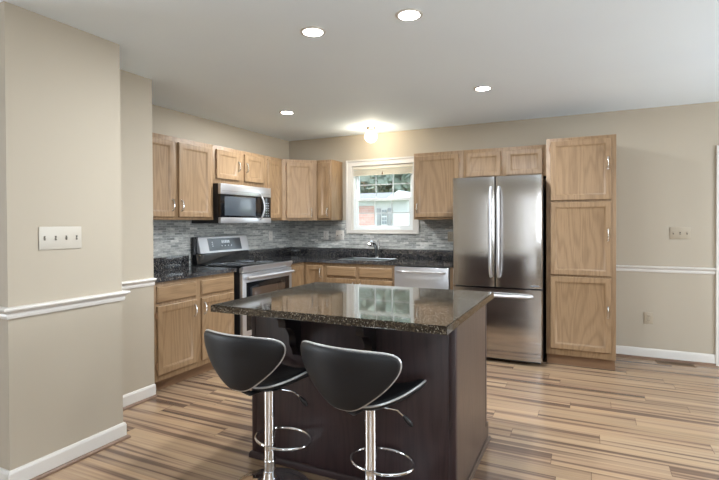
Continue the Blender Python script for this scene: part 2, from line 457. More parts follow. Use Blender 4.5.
# doorway at the right end of the back wall
d1 = struct('door_1', box(4.80, 5.69, .06, .10, .005, 1.96, .002), M_TRIM)
bm = bmesh.new()
for (zz0, zz1) in ((.25, .95), (1.1, 1.80)):
    for (a, b) in ((4.93, 5.19), (5.30, 5.56)): bx(bm, a, b, .05, .062, zz0, zz1, .006)
obj('door_panel', bm, M_TRIM, d1)
bm = bmesh.new()
for (a, b) in ((4.708, 4.79), (5.70, 5.775)):
    bx(bm, a, b, -.022, 0, 0, 1.9545, .004)
bx(bm, 4.708, 5.775, -.022, 0, 1.955, 2.036, .004)
struct('trim_1', bm, M_TRIM, None)

# baseboards with brown shoe moulding, chair rails
BASE = [(0, 0), (.014, 0), (.014, .085), (.009, .098), (0, .10)]
SHOE = [(.014, 0), (.031, 0), (.029, .010), (.022, .017), (.014, .019)]
RAIL = [(0, -.050), (.010, -.050), (.014, -.036), (.012, -.026), (.020, -.014), (.034, -.008), (.036, 0), (.030, .006), (0, .008)]
def mould(bm, p0, p1, N, prof, z=0, e0=0, e1=0):
    """run a profile from p0 to p1; N points out of the wall; e0/e1 = mitre (extra length per unit depth)"""
    p0, p1, N = Vector(p0+(0,)), Vector(p1+(0,)), Vector(N+(0,)); d = (p1-p0).normalized()
    A = [bm.verts.new(p0 + N*o - d*o*e0 + Vector((0, 0, z+q))) for o, q in prof]
    B = [bm.verts.new(p1 + N*o + d*o*e1 + Vector((0, 0, z+q))) for o, q in prof]
    n = len(prof)
    for i in range(n): bm.faces.new((A[i], A[(i+1) % n], B[(i+1) % n], B[i]))
    bm.faces.new(A[::-1]); bm.faces.new(B)
RUNS = {'back': [((3.868, 0), (4.708, 0), (0, -1), 0, 0)],
        'partition': [((A1, Y0), (A1, Y1), (1, 0), 1, 1), ((XL, Y0), (A1, Y0), (0, -1), 0, 1), ((A2, Y1), (A1, Y1), (0, 1), -1, 1)],
        'stub': [((A2, Y1), (A2, Y2), (1, 0), -1, 0)]}
# on the stub the cabinets butt against its far end
ti = 2
for nm, runs in RUNS.items():
    b1, b2, b3 = bmesh.new(), bmesh.new(), bmesh.new()
    for p0, p1, N, e0, e1 in runs:
        mould(b1, p0, p1, N, BASE, 0, e0, e1); mould(b2, p0, p1, N, SHOE, 0, e0, e1)
        mould(b3, p0, p1, N, RAIL, .912 if nm != 'back' else .897, e0, e1)
    struct('baseboard_'+nm, b1, M_TRIM); struct('trim_%d' % ti, b2, M_SHOE); struct('trim_%d' % (ti+1), b3, M_TRIM); ti += 2

# mosaic tile bands
bm = bmesh.new(); bx(bm, .012, .868, -.010, 0, 1.018, 1.372); bx(bm, 1.838, 2.50, -.010, 0, 1.018, 1.372)
bx(bm, .868, 1.838, -.010, 0, 1.018, 1.198)
struct('trim_%d' % ti, bm, M_TILEX)
struct('trim_%d' % (ti+1), box(0, .010, -2.786, 0, .90, 1.372), M_TILEY)

# ------------------------------------------------------------------ kitchen window
w1 = struct('window_1', (lambda b: (bx(b, WX0, WX0+.03, .02, .13, WZ0, WZ1), bx(b, WX1-.03, WX1, .02, .13, WZ0, WZ1), bx(b, WX0+.03, WX1-.03, .02, .13, WZ0, WZ0+.025), bx(b, WX0+.03, WX1-.03, .02, .13, WZ1-.03, WZ1), b)[-1])(bmesh.new()), M_VINYL)
cw = .075
bm = bmesh.new()
for (a, b, c, d) in ((WX0-cw, WX0, WZ0-.048, WZ1+cw), (WX1, WX1+cw, WZ0-.048, WZ1+cw), (WX0, WX1, WZ1, WZ1+cw), (WX0, WX1, WZ0-.048, WZ0)):
    bx(bm, a, b, -.016, 0, c, d)
bx(bm, WX0-cw, WX0-cw+.022, -.026, -.016, WZ0-.048, WZ1+cw, .003); bx(bm, WX1+cw-.022, WX1+cw, -.026, -.016, WZ0-.048, WZ1+cw, .003)
bx(bm, WX0-cw+.022, WX1+cw-.022, -.025, -.0162, WZ1+cw-.022, WZ1+cw-.0005, .003); bx(bm, WX0-cw+.022, WX1+cw-.022, -.025, -.0162, WZ0-.0475, WZ0-.030, .003)
# jamb liner
bx(bm, WX0+.0005, WX0+.012, .0005, .0195, WZ0+.001, WZ1-.001); bx(bm, WX1-.012, WX1-.0005, .0005, .0195, WZ0+.001, WZ1-.001)
obj('window_casing', bm, M_TRIM, w1)
def sash(z0, z1, y, name):
    bm = bmesh.new(); a, b, s_ = WX0+.031, WX1-.031, .035
    bx(bm, a, a+s_, y-.014, y+.014, z0, z1); bx(bm, b-s_, b, y-.014, y+.014, z0, z1)
    bx(bm, a+s_, b-s_, y-.014, y+.014, z0, z0+.028); bx(bm, a+s_, b-s_, y-.014, y+.014, z1-.028, z1)
    o = obj(name, bm, M_VINYL, w1)
    g = bmesh.new(); ga, gb = a+s_, b-s_
    for f in (1/3, 2/3):
        x = ga+(gb-ga)*f; bx(g, x-.006, x+.006, y-.005, y+.005, z0+s_, z1-s_)
    zz = (z0+z1)/2; bx(g, ga, gb, y-.0045, y+.0045, zz-.006, zz+.006)
    obj('muntin_grid', g, M_MUNTIN, o)
    obj('pane', box(ga, gb, y-.002, y+.002, z0+s_, z1-s_), M_GLASS, o)
sash(WZ0+.026, 1.640, .045, 'lower_sash'); sash(1.612, WZ1-.031, .085, 'upper_sash')
# raised blind
bl = thing('window_blind', 'cream blind pulled all the way up in the kitchen window over the sink', 'blind', (1.355, .02, 1.96))
obj('headrail', box(WX0+.014, WX1-.014, .004, .03, WZ1-.045, WZ1-.002, .002), M_BLIND, bl)
bm = bmesh.new()
for i in range(7): bx(bm, WX0+.016, WX1-.016, .003, .029, 1.944+i*.008, 1.949+i*.008, .0008, 1)
bx(bm, WX0+.016, WX1-.016, .003, .03, 1.928, 1.941, .002)
obj('stacked_slats', bm, M_BLIND, bl)
bm = bmesh.new()
lathe(bm, [(0, 1.960), (.006, 1.955), (.009, 1.94), (.005, 1.932), (0, 1.93)], 1.36, .0, 12)
tube(bm, [(1.36, 0, 1.95), (1.36, .002, 1.975)], .0015, 6)
obj('cord_tassel', bm, M_BRONZE, bl)

# ------------------------------------------------------------------ outside
def foliage(name, col1, col2):
    t = NT(name); n = t.noise(t.coords((1, 1, 1)), 3, 4, .7)
    t.set(Base_Color=t.mix(n, col1, col2), Roughness=.8); return t.m
M_LEAF = foliage('leaf_green_hazed', rgb(124, 138, 124), rgb(168, 180, 166))  # leaves lightened, outdoor mist put into the colour
M_GRASS = foliage('lawn_green', rgb(110, 130, 90), rgb(150, 165, 120))
M_BARK = plain('bark', rgb(105, 92, 80), .9)
M_SIDING = plain('white_siding', rgb(186, 186, 188), .7)
def brick():  # brick reds paled to carry the haze of the outside view
    t = NT('red_brick_hazed'); g = t.n('ShaderNodeNewGeometry'); sp = t.n('ShaderNodeSeparateXYZ'); t.l(g.outputs['Position'], sp.inputs[0])
    cb = t.n('ShaderNodeCombineXYZ'); t.l(sp.outputs['X'], cb.inputs[0]); t.l(sp.outputs['Z'], cb.inputs[1])
    b = t.n('ShaderNodeTexBrick'); b.inputs['Scale'].default_value = 1; b.inputs['Brick Width'].default_value = .2; b.inputs['Row Height'].default_value = .07
    b.inputs['Mortar Size'].default_value = .005; b.inputs['Color1'].default_value = rgb(190, 150, 144); b.inputs['Color2'].default_value = rgb(178, 134, 128); b.inputs['Mortar'].default_value = rgb(185, 170, 165)
    t.l(cb.outputs[0], b.inputs['Vector']); t.set(Base_Color=b.outputs['Color'], Roughness=.85); return t.m
M_BRICK = brick()
M_ROOF = plain('grey_shingles', rgb(128, 128, 134), .8)
M_SHUT = plain('grey_shutter', rgb(128, 130, 134), .6)
M_NWIN = plain('neighbour_glass', rgb(110, 118, 124), .1)
og = struct('ground_outside', box(-40, 30, .2, 60, -.62, -.6), M_GRASS)
YH = 8.0
nh = thing('neighbour_house', 'white sided house with a red brick section seen through the window over the sink', 'house', (-3.5, YH, -.6))
obj('wall', box(-2.26, -.85, YH, YH+5, -.6, 2.04), M_SIDING, nh)
obj('brick_wall', box(-8.5, -2.26, YH, YH+5, -.6, 1.86), M_BRICK, nh, False)
obj('frieze_board', box(-8.5, -2.26, YH-.03, YH, 1.86, 2.04, .0), M_SIDING, nh)
obj('roof', prism(bmesh.new(), [(YH-.25, 2.03), (YH+2.4, 2.42), (YH+5.2, 2.03)], -8.7, -1.15, 'x'), M_ROOF, nh, False)
obj('gable', prism(bmesh.new(), [(-1.9, 2.05), (-1.45, 2.31), (-.82, 2.05)], YH-.1, YH+2.0, 'y'), M_SIDING, nh, False)
wn = obj('window', (lambda b: (bx(b, -2.035, -1.845, YH-.03, YH, 1.27, 1.76), b)[-1])(bmesh.new()), M_SIDING, nh)
bm = bmesh.new()
for i in range(2):
    for j in range(2): bx(bm, -2.02+.085*i, -1.945+.085*i, YH-.036, YH-.029, 1.30+.115*j, 1.395+.115*j)
    for j in range(2): bx(bm, -2.02+.085*i, -1.945+.085*i, YH-.036, YH-.029, 1.545+.10*j, 1.63+.10*j)
obj('pane', bm, M_NWIN, wn)
for x in (-2.19, -1.82): obj('shutter', box(x, x+.13, YH-.03, YH-.001, 1.25, 1.78, .004), M_SHUT, nh)
def tree(x, y, zc, r, lab, seed):
    rd = random.Random(seed)
    t = thing('leafy_tree', lab, 'tree', (x, y, -.6))
    obj('trunk', tube(bmesh.new(), [(x, y, -.6), (x+.1, y, 1), (x, y+.1, zc-.3*r)], lambda q: .22-.1*q, 10), M_BARK, t)
    bm = bmesh.new()
    for i in range(3200):
        d = Vector((rd.gauss(0, 1), rd.gauss(0, 1), rd.gauss(0, .8))).normalized()*r*(rd.random()**.35)
        c = Vector((x, y, zc))+d; s_ = rd.uniform(.12, .26)*r/2.2
        a = Vector((rd.gauss(0, 1), rd.gauss(0, 1), rd.gauss(0, 1))).normalized(); b = a.orthogonal().normalized()*s_; a = a*s_*1.4
        e = a.cross(b).normalized()*s_*.25
        v = [bm.verts.new(c-a), bm.verts.new(c+b+e), bm.verts.new(c+a), bm.verts.new(c-b+e)]
        bm.faces.new(v)
    obj('crown', bm, M_LEAF, t, False)
tree(-10.7, 16.5, 4.4, 2.4, 'leafy tree rising behind the brick part of the neighbouring house', 1)
tree(-5.0, 15.5, 4.6, 2.4, 'leafy tree standing behind the roof of the neighbouring house', 2)
tree(-.2, 15.6, 3.6, 2.3, 'leafy tree past the gable end of the neighbouring house', 3)

# ------------------------------------------------------------------ upper cabinets
ZU0, ZU1 = 1.371, 2.111
DZ0, DZ1 = 1.395, 2.075
def carcass(F, u0, u1, z0, z1, depth, parent, gap=.0):
    # box with a face frame (the wall side stays off the wall by a hair)
    bm = bmesh.new()
    F.box(bm, u0+.0008, u1-.0008, -depth+.0012+gap, 0, z0, z1, .0015)
    return obj('body', bm, M_OAKZ, parent)
t = thing('wall_cabinet', 'double-door oak wall cabinet beside the partition, left of the microwave', 'cabinet', (.15, -2.28, ZU0))
carcass(FL, -2.783, -1.787, ZU0, ZU1, .305, t, .012)
cab_door(FL, -2.735, -2.292, DZ0, 2.070, t, 'r', 1.50)
cab_door(FL, -2.238, -1.833, DZ0, 2.070, t, 'l', 1.50, 'r')
t = thing('wall_cabinet', 'short double-door oak cabinet directly above the microwave', 'cabinet', (.15, -1.36, 1.735))
carcass(FL, -1.787, -.946, 1.737, ZU1, .305, t, .0)
cab_door(FL, -1.750, -1.403, 1.785, 2.075, t, 'r', 1.93, 'l')
cab_door(FL, -1.322, -.989, 1.785, 2.075, t, 'l', 1.93, 'r')
t = thing('wall_cabinet', 'narrow single-door oak wall cabinet between the microwave and the angled corner cabinet', 'cabinet', (.15, -.78, ZU0))
carcass(FL, -.946, -.611, ZU0, ZU1, .305, t, .012)
cab_door(FL, -.915, -.650, DZ0, DZ1, t)
t = thing('wall_cabinet', 'angled corner oak wall cabinet turned diagonally between the two walls', 'cabinet', (.3, -.3, ZU0))
bm = prism(bmesh.new(), [(.012, -.012), (.012, -.6098), (.3045, -.6098), (.6098, -.3045), (.6098, -.012)], ZU0, ZU1, 'z')
obj('body', bm, M_OAKZ, t, False)
cab_door(FD, .052, .382, DZ0, DZ1, t, 'r', 1.47, 'l')
t = thing('wall_cabinet', 'very narrow oak wall cabinet against the white casing on the window\'s near corner side', 'cabinet', (.71, -.15, ZU0))
t['label'] = 'very narrow oak wall cabinet with exposed end panel, between corner cabinet and window'
carcass(FB, .611, .818, ZU0, ZU1, .305, t, .012)
cab_door(FB, .640, .797, DZ0, DZ1, t, 'r', 1.47, 'l')
t = thing('wall_cabinet', 'single-door oak wall cabinet between the window and the refrigerator', 'cabinet', (2.15, -.15, ZU0))
carcass(FB, 1.873, 2.430, ZU0, ZU1, .305, t, .012)
cab_door(FB, 1.893, 2.385, DZ0, DZ1, t, 'l', 1.50, 'r')
t = thing('wall_cabinet', 'short double-door oak cabinet above the steel refrigerator', 'cabinet', (2.85, -.15, 1.80))
carcass(FB, 2.431, 3.284, 1.80, ZU1, .305, t)
cab_door(FB, 2.465, 2.827, 1.82, DZ1, t, None, None, 'r')
cab_door(FB, 2.877, 3.232, 1.82, DZ1, t, None, None, 'r')

# pantry
t = thing('pantry_cabinet', 'tall oak pantry cabinet with three stacked doors beside the refrigerator', 'cabinet', (3.576, -.3, 0))
FP = Fr((0, -.61, 0), (1, 0, 0), (0, -1, 0))
bm = bmesh.new(); FP.box(bm, 3.286, 3.866, -.6085, 0, .10, ZU1+.002, .0015)
obj('body', bm, M_OAKZ, t)
bm = bmesh.new(); FP.box(bm, 3.29, 3.862, -.60, -.055, .0, .0995); obj('toe_kick', bm, M_DARKGAP, t)
for (z0, z1, hz) in ((1.536, 2.085, 1.86), (.848, 1.520, 1.22), (.160, .832, .53)):
    cab_door(FP, 3.322, 3.828, z0, z1, t, 'r', hz, 'l')

# ------------------------------------------------------------------ base cabinets
def base_body(parent, u0, u1, F, depth=.60, toe=.075):
    bm = bmesh.new(); F.box(bm, u0+.0008, u1-.0008, -depth, 0, .10, .879, .0015)
    obj('body', bm, M_OAKZ, parent)
    bm = bmesh.new(); F.box(bm, u0+.003, u1-.003, -depth, -toe, 0, .0995); obj('toe_kick', bm, M_DARKGAP, parent)
t = thing('base_cabinet', 'oak base cabinet with two drawers over two doors, beside the partition', 'cabinet', (.3, -2.31, 0))
base_body(t, -2.784, -1.846, FLL, .598)
drawer(FLL, -2.755, -2.345, .715, .845, t, M_OAKY); drawer(FLL, -2.283, -1.872, .715, .845, t, M_OAKY)
cab_door(FLL, -2.755, -2.345, .150, .690, t, 'r', .60, 'l'); cab_door(FLL, -2.283, -1.872, .150, .690, t, 'l', .60, 'r')
t = thing('corner_base_cabinet', 'L-shaped oak corner base cabinet with folding doors, beside the range', 'cabinet', (.4, -.4, 0))
Lp = lambda e, y0: [(.012, -.012), (.012, -y0), (.61-e, -y0), (.61-e, -.61+e), (.9005, -.61+e), (.9005, -.012)]
obj('body', prism(bmesh.new(), Lp(0, .952), .10, .879, 'z'), M_OAKZ, t, False)
obj('toe_kick', prism(bmesh.new(), Lp(.07, .95), 0, .0995, 'z'), M_DARKGAP, t, False)
cab_door(FLL, -.905, -.640, .13, .845, t)
cab_door(FBL, .650, .872, .13, .845, t, 'r', .76)
t = thing('sink_base_cabinet', 'oak base cabinet with two false fronts, under the sink', 'cabinet', (1.33, -.3, 0))
bm = bmesh.new()
for (a, b) in ((.9015, .92), (1.742, 1.7605)): FBL.box(bm, a, b, -.598, -.02, .10, .879)
FBL.box(bm, .9215, 1.7405, -.598, -.02, .10, .118); FBL.box(bm, .9015, 1.7605, -.02, 0, .10, .879, .0015)
obj('body', bm, M_OAKZ, t)
bm = bmesh.new(); FBL.box(bm, .904, 1.758, -.58, -.075, 0, .0995); obj('toe_kick', bm, M_DARKGAP, t)
drawer(FBL, .925, 1.295, .730, .842, t, M_OAKX, 'false_front'); drawer(FBL, 1.335, 1.738, .730, .842, t, M_OAKX, 'false_front')
cab_door(FBL, .925, 1.295, .13, .705, t, 'r', .62); cab_door(FBL, 1.335, 1.738, .13, .705, t, 'l', .62)
# dishwasher
t = thing('dishwasher', 'stainless steel dishwasher under the counter between sink cabinet and refrigerator', 'dishwasher', (2.06, -.3, 0))
obj('tub', box(1.764, 2.362, -.60, -.02, .02, .872, .003), M_BLACK, t)
obj('door', box(1.768, 2.358, -.642, -.602, .11, .868, .006), M_STEEL2, t)
bm = bmesh.new(); pts = [(1.80+.527*i/16, -.645-.040*math.sin(PI*min(1, max(0, (.5-abs(i/16-.5))*8))/2)-.006*math.sin(PI*i/16), .822) for i in range(17)]
tube(bm, pts, .011, 10); obj('handle', bm, M_STEEL2, t)
obj('toe_kick', box(1.768, 2.358, -.58, -.56, .0, .105), M_BLACK, t)
o = obj('end_panel', box(2.366, 2.426, -.612, -.02, 0, .879, .0015), M_OAKZ)
tag(o, 'narrow oak end panel between the dishwasher and the refrigerator', 'panel'); o.name = 'cabinet_end_panel'

# countertops
CT0, CT1 = .8795, .914
def slab(bm, pts, z0, z1, bev=.004):
    prism(bm, pts, z0, z1, 'z')
    if bev:
        ed = [e for e in bm.edges if all(abs(v.co.z-z1) < 1e-6 for v in e.verts)]
        bmesh.ops.bevel(bm, geom=ed, offset=bev, segments=2, affect='EDGES')
    return bm
t = thing('countertop', 'black granite countertop between the partition and the range', 'countertop', (.3, -2.3, CT0))
obj('slab', slab(bmesh.new(), [(.0125, -2.7845), (.636, -2.7845), (.636, -1.838), (.0125, -1.838)], CT0, CT1), M_GRAN, t)
obj('upstand', box(.0125, .032, -2.7845, -1.838, CT1+.0002, 1.017, .002), M_GRAN, t)
t = thing('countertop', 'L-shaped black granite countertop running from the range past the sink to the refrigerator', 'countertop', (1.2, -.3, CT0))
SX0, SX1, SY0, SY1 = 1.03, 1.60, -.53, -.15
bm = bmesh.new()
slab(bm, [(.0125, -.0125), (.0125, -.945), (.636, -.945), (.636, -.636), (SX0, -.636), (SX0, -.0125)], CT0, CT1, 0)
bx(bm, SX1, 2.428, -.636, -.0125, CT0, CT1); bx(bm, SX0, SX1, -.636, SY0, CT0, CT1); bx(bm, SX0, SX1, SY1, -.0125, CT0, CT1)
bmesh.ops.remove_doubles(bm, verts=bm.verts[:], dist=.0001)
obj('slab', bm, M_GRAN, t, False)
bm = bmesh.new(); bx(bm, .0125, .032, -.945, -.0125, CT1+.0002, 1.017, .002); bx(bm, .0322, 2.428, -.032, -.0125, CT1+.0002, 1.017, .002)
obj('upstand', bm, M_GRAN, t)
# sink
t = thing('kitchen_sink', 'stainless steel sink bowl set in the black granite under the window', 'sink', (1.315, -.335, .72))
bm = bmesh.new(); i = .004
for z, d in ((.9155, -.018), (.9170, -.012), (.9165, .002), (.90, .006), (.74, .012), (.722, .03)):
    pass
rings = []
for z, d in ((.9148, -.008), (.9162, -.007), (.9162, .000), (.905, .006), (.745, .012), (.722, .035)):
    rings.append([bm.verts.new((x, y, z)) for x, y in ((SX0+d, SY0+d), (SX1-d, SY0+d), (SX1-d, SY1-d), (SX0+d, SY1-d))])
for A, B in zip(rings, rings[1:]):
    for j in range(4): bm.faces.new((A[j], A[(j+1) % 4], B[(j+1) % 4], B[j]))
bm.faces.new(rings[-1])
o = obj('bowl', bm, plain('sink_steel', rgb(120, 125, 126), .4, .9), t, False)
obj('drain', lathe(bmesh.new(), [(0, .7235), (.035, .7235), (.042, .7225)], 1.315, -.335, 20), M_CHROME, t)
# faucet
t = thing('faucet', 'chrome single-lever faucet behind the sink under the window', 'faucet', (1.33, -.085, CT1))
obj('base', lathe(bmesh.new(), [(0, CT1+.0003), (.030, CT1+.0003), (.030, CT1+.008), (.024, CT1+.02), (0, CT1+.02)], 1.33, -.085, 24), M_CHROME, t)
obj('spout', tube(bmesh.new(), [(1.33, -.085, CT1+.02), (1.326, -.09, .98), (1.32, -.105, 1.045), (1.312, -.14, 1.092), (1.302, -.19, 1.11), (1.297, -.225, 1.10), (1.295, -.24, 1.07)], lambda q: .028-.008*q+.006*(q > .8), 14), M_CHROME, t)
obj('lever', tube(bmesh.new(), [(1.335, -.083, .99), (1.345, -.075, 1.05), (1.338, -.07, 1.11), (1.325, -.07, 1.125)], lambda q: .020-.010*q, 12), M_CHROME, t)

# ------------------------------------------------------------------ range
RY0, RY1 = -1.808, -.972
t = thing('range', 'freestanding stainless steel range with black glass cooktop', 'stove', (.35, -1.39, 0))
obj('body', box(.03, .640, RY0+.006, RY1-.006, .03, .905, .002), M_BLACK, t)
for x in (.08, .58):
    for y in (RY0+.06, RY1-.06): obj('foot', lathe(bmesh.new(), [(0, 0), (.018, 0), (.018, .03), (0, .03)], x, y, 12), M_BLACK, t)
ck = obj('cooktop', box(.03, .672, RY0, RY1, .9055, .922, .004), M_BGLASS, t)
for (x, y, rr) in ((.20, -1.60, .08), (.20, -1.18, .10), (.47, -1.60, .11), (.47, -1.18, .09)):
    bm = bmesh.new()
    for q in (rr, rr*.6):
        pts = [(x+q*math.cos(a*PI/24), y+q*math.sin(a*PI/24), .9222) for a in range(48)]
        tube(bm, pts, .0008, 4, True)
    obj('burner_ring', bm, M_FADED, ck)
bm = bmesh.new()  # front trim strip under the glass
prism(bm, [(.641, .860), (.665, .860), (.690, .900), (.688, .9215), (.673, .9215), (.641, .905)], RY0, RY1, 'y'); obj('front_trim', bm, M_STEEL2, t)
dr = obj('oven_door', box(.641, .680, RY0+.002, RY1-.002, .245, .855, .005), M_STEEL2, t)
obj('door_glass', box(.679, .684, RY0+.055, RY1-.055, .30, .765, .002), M_BGLASS, dr)
obj('window', box(.6835, .6855, RY0+.14, RY1-.14, .37, .705, .002), M_OVGLASS, dr)
bm = bmesh.new(); n = 18
tube(bm, [(.722+.012*math.sin(PI*i/n), RY0+.03+(RY1-RY0-.06)*i/n, .812) for i in range(n+1)], .0165, 12)
for y in (RY0+.05, RY1-.05): bx(bm, .68, .724, y-.014, y+.014, .800, .824, .003)
obj('handle', bm, M_STEEL2, dr)
obj('drawer', box(.641, .678, RY0+.002, RY1-.002, .055, .238, .005), M_STEEL, t)
bg_ = obj('backguard', prism(bmesh.new(), [(.0335, .923), (.105, .923), (.090, 1.03), (.062, 1.032), (.052, 1.2), (.0335, 1.2)], RY0+.006, RY1-.012, 'y'), M_BGLASS, t)
pn = obj('control_panel', (lambda b: (prism(b, [(.064, 1.034), (.115, 1.031), (.075, 1.195), (.062, 1.205), (.054, 1.203)], RY0+.045, RY1-.02, 'y'), bmesh.ops.bevel(b, geom=b.edges[:], offset=.004, segments=2, affect='EDGES'), b)[-1])(bmesh.new()), M_STEEL2, t)
def on_panel(b, y0, y1, f0, f1, w0, w1):
    a = Vector((.115, 0, 1.031)); c = Vector((.075, 0, 1.195)); n_ = Vector((.164, 0, .04)).normalized()
    vs = []
    for w in (w0, w1):
        for (y, f) in ((y0, f0), (y1, f0), (y1, f1), (y0, f1)):
            q = a.lerp(c, f)+n_*w; vs.append(b.verts.new((q.x, y, q.z)))
    for q in ((0, 1, 2, 3), (4, 5, 6, 7), (0, 1, 5, 4), (1, 2, 6, 5), (2, 3, 7, 6), (3, 0, 4, 7)): b.faces.new([vs[i] for i in q])
    return b
obj('display', on_panel(bmesh.new(), RY0+.175, RY1-.15, .12, .90, 0, .002), M_GGLASS, pn)
for i in range(5): obj('clock_digit', on_panel(bmesh.new(), -1.43+.026*i, -1.412+.026*i, .58, .76, .002, .003), M_DIGIT, pn)
for i in range(4): obj('touch_mark', on_panel(bmesh.new(), -1.44+.05*i, -1.43+.05*i, .38, .44, .002, .003), M_DIGIT, pn)
for i in range(3): obj('touch_mark', on_panel(bmesh.new(), -1.58, -1.565, .4+.12*i, .44+.12*i, .002, .003), M_DIGIT, pn)

# microwave
MY0, MY1, MZ0, MZ1 = -1.782, -.962, 1.338, 1.732
t = thing('microwave', 'over-the-range stainless microwave mounted under the short oak cabinet', 'microwave', (.2, -1.37, MZ0))
obj('body', box(.0115, .362, MY0, MY1, MZ0, MZ1, .003), M_BLACK, t)
obj('top_band', box(.3625, .398, MY0, MY1, 1.628, MZ1, .004), M_STEEL2, t)
obj('bottom_band', box(.3625, .398, MY0, MY1, MZ0, 1.396, .004), M_STEEL2, t)
dd = obj('door', box(.3625, .396, MY0, -1.135, 1.3965, 1.6275, .003), M_BGLASS, t)
obj('window', box(.3955, .3975, MY0+.055, -1.235, 1.415, 1.608, .001), M_GGLASS, dd)
bm = bmesh.new(); n = 16
tube(bm, [(.400+.045*math.sin(PI*i/n)**.7, -1.165+.018*math.sin(PI*i/n), 1.372+.285*i/n) for i in range(n+1)], .010, 10)
obj('handle', bm, M_STEEL2, dd)
cp = obj('keypad', box(.3625, .396, -1.134, MY1, 1.3965, 1.6275, .003), M_BGLASS, t)
bm = bmesh.new()
for i in range(3):
    for j in range(6): bx(bm, .3955, .3968, -1.10+.04*i, -1.078+.04*i, 1.415+.028*j, 1.424+.028*j)
obj('keypad_marks', bm, M_FADED, cp)
bm = bmesh.new(); bx(bm, .3972, .3985, MY0+.02, MY1-.02, 1.6605, 1.6625); obj('vent_line', bm, M_SLOT, t)

# ------------------------------------------------------------------ refrigerator
RX0, RX1, RYF = 2.434, 3.262, -.762
t = thing('refrigerator', 'tall stainless steel french-door refrigerator with bottom freezer drawer', 'refrigerator', (2.85, -.4, 0))
obj('body', box(RX0+.004, RX1-.004, -.665, -.03, .03, 1.745, .004), plain('dark_grey_case', rgb(62, 62, 66), .45), t)
for x in (RX0+.06, RX1-.06):
    for y in (-.62, -.1): obj('foot', lathe(bmesh.new(), [(0, 0), (.02, 0), (.02, .03), (0, .03)], x, y, 12), M_BLACK, t)
def bowed(x0, x1, z0, z1, bow=.009, n=14):
    bm = bmesh.new(); yb = -.668; front = []
    e = .012
    outl = [(x0, yb), (x0, RYF+e+.003)]
    for i in range(n+1):
        f = i/n; outl.append((x0+e*.5+(x1-x0-e)*f, RYF+.002-bow*(1-(2*f-1)**2)+ (0 if 0 < i < n else .004)))
    outl += [(x1, RYF+e+.003), (x1, yb)]
    prism(bm, outl, z0, z1, 'z')
    return bm
XM = 2.842
dl = obj('fridge_door', bowed(RX0, XM-.002, .722, 1.772), M_STEEL, t)
d2 = obj('fridge_door', bowed(XM+.002, RX1, .722, 1.772), M_STEEL, t)
fz = obj('freezer_drawer', bowed(RX0, RX1, .045, .708, .011), M_STEEL, t)
for x, d in ((XM-.037, dl), (XM+.037, d2)):
    bm = bmesh.new(); pts = []
    for i in range(25):
        f = i/24; a = min(1, (.5-abs(f-.5))*9)
        pts.append((x, RYF-.006-.05*math.sin(a*PI/2)-.010*math.sin(PI*f), .82+.85*f))
    tube(bm, pts, .0145, 12); obj('handle', bm, M_STEEL2, d)
bm = bmesh.new(); pts = []
for i in range(25):
    f = i/24; a = min(1, (.5-abs(f-.5))*9)
    pts.append((RX0+.085+(RX1-RX0-.17)*f, RYF-.006-.05*math.sin(a*PI/2)-.012*math.sin(PI*f), .648))
tube(bm, pts, .0155, 12); obj('handle', bm, M_STEEL2, fz)
obj('badge', box(3.165, 3.235, RYF-.0045, RYF-.001, .742, .752), M_FADED, d2)
obj('kick_grille', box(RX0+.02, RX1-.02, -.66, -.64, .005, .043), M_BLACK, t)

# ------------------------------------------------------------------ island
IX0, IX1, IY0, IY1 = 1.915, 3.086, -3.226, -2.470
t = thing('kitchen_island', 'dark espresso kitchen island cabinet in the middle of the floor', 'island', (2.5, -2.85, 0))
obj('body', prism(bmesh.new(), [(IY0+.006, 0), (IY1+.075-.02, 0), (IY1+.075-.02, .10), (IY1, .10), (IY1, .879), (IY0+.006, .879)], IX0+.006, IX1-.006, 'x'), M_DARKZ, t, False)
fp = obj('front_panel', box(IX0, IX1-.03, IY0-.004, IY0+.0055, .0, .878, .001), M_DARKZ, t)
obj('corner_post', box(IX1-.030, IX1+.004, IY0-.006, IY0+.035, .0, .878, .003), M_DARKZ, t)
obj('corner_post', box(IX0-.004, IX0+.024, IY0-.0065, IY0+.035, .0, .878, .003), M_DARKZ, t)
obj('side_panel', prism(bmesh.new(), [(IY0+.036, 0), (IY1+.055, 0), (IY1+.055, .10), (IY1-.012, .10), (IY1-.012, .878), (IY0+.036, .878)], IX1-.0058, IX1+.001, 'x'), M_SIDE_LIT, t, False)
obj('rear_stile', box(IX1-.02, IX1+.003, IY1-.034, IY1-.013, .10, .878, .001), M_DARKZ, t).name = 'stile'
bm = bmesh.new(); mould(bm, (IX0-.006, IY0-.007), (IX1+.004, IY0-.007), (0, -1), [(0, 0), (.013, 0), (.013, .02), (.008, .032), (0, .036)], 0, 1, 1)
mould(bm, (IX0-.006, IY0-.007), (IX0-.006, IY1+.05), (-1, 0), [(0, 0), (.013, 0), (.013, .02), (.008, .032), (0, .036)], 0, 1, 0)
obj('base_moulding', bm, M_DARKX, t)
bm = bmesh.new(); mould(bm, (IX1+.0045, IY0), (IX1+.0045, IY1+.055), (1, 0), [(0, 0), (.012, 0), (.010, .012), (0, .016)])
obj('side_moulding', bm, M_SIDE_LIT, t)
def corbel(x):
    pts = [(0, .878), (-.20, .878), (-.20, .862), (-.185, .848), (-.165, .846), (-.15, .83)]
    for i in range(9):
        a = i/8*PI/2; pts.append((-.145+.095*math.sin(a), .815-.02-.085*(1-math.cos(a))))
    pts += [(-.048, .690), (-.040, .672), (-.028, .66), (-.018, .625), (0, .615)]
    return prism(bmesh.new(), [(IY0-.0045+a, b) for a, b in pts], x-.022, x+.022, 'x')
for x in (2.22, 2.665): obj('corbel', corbel(x), M_CORBEL, t)
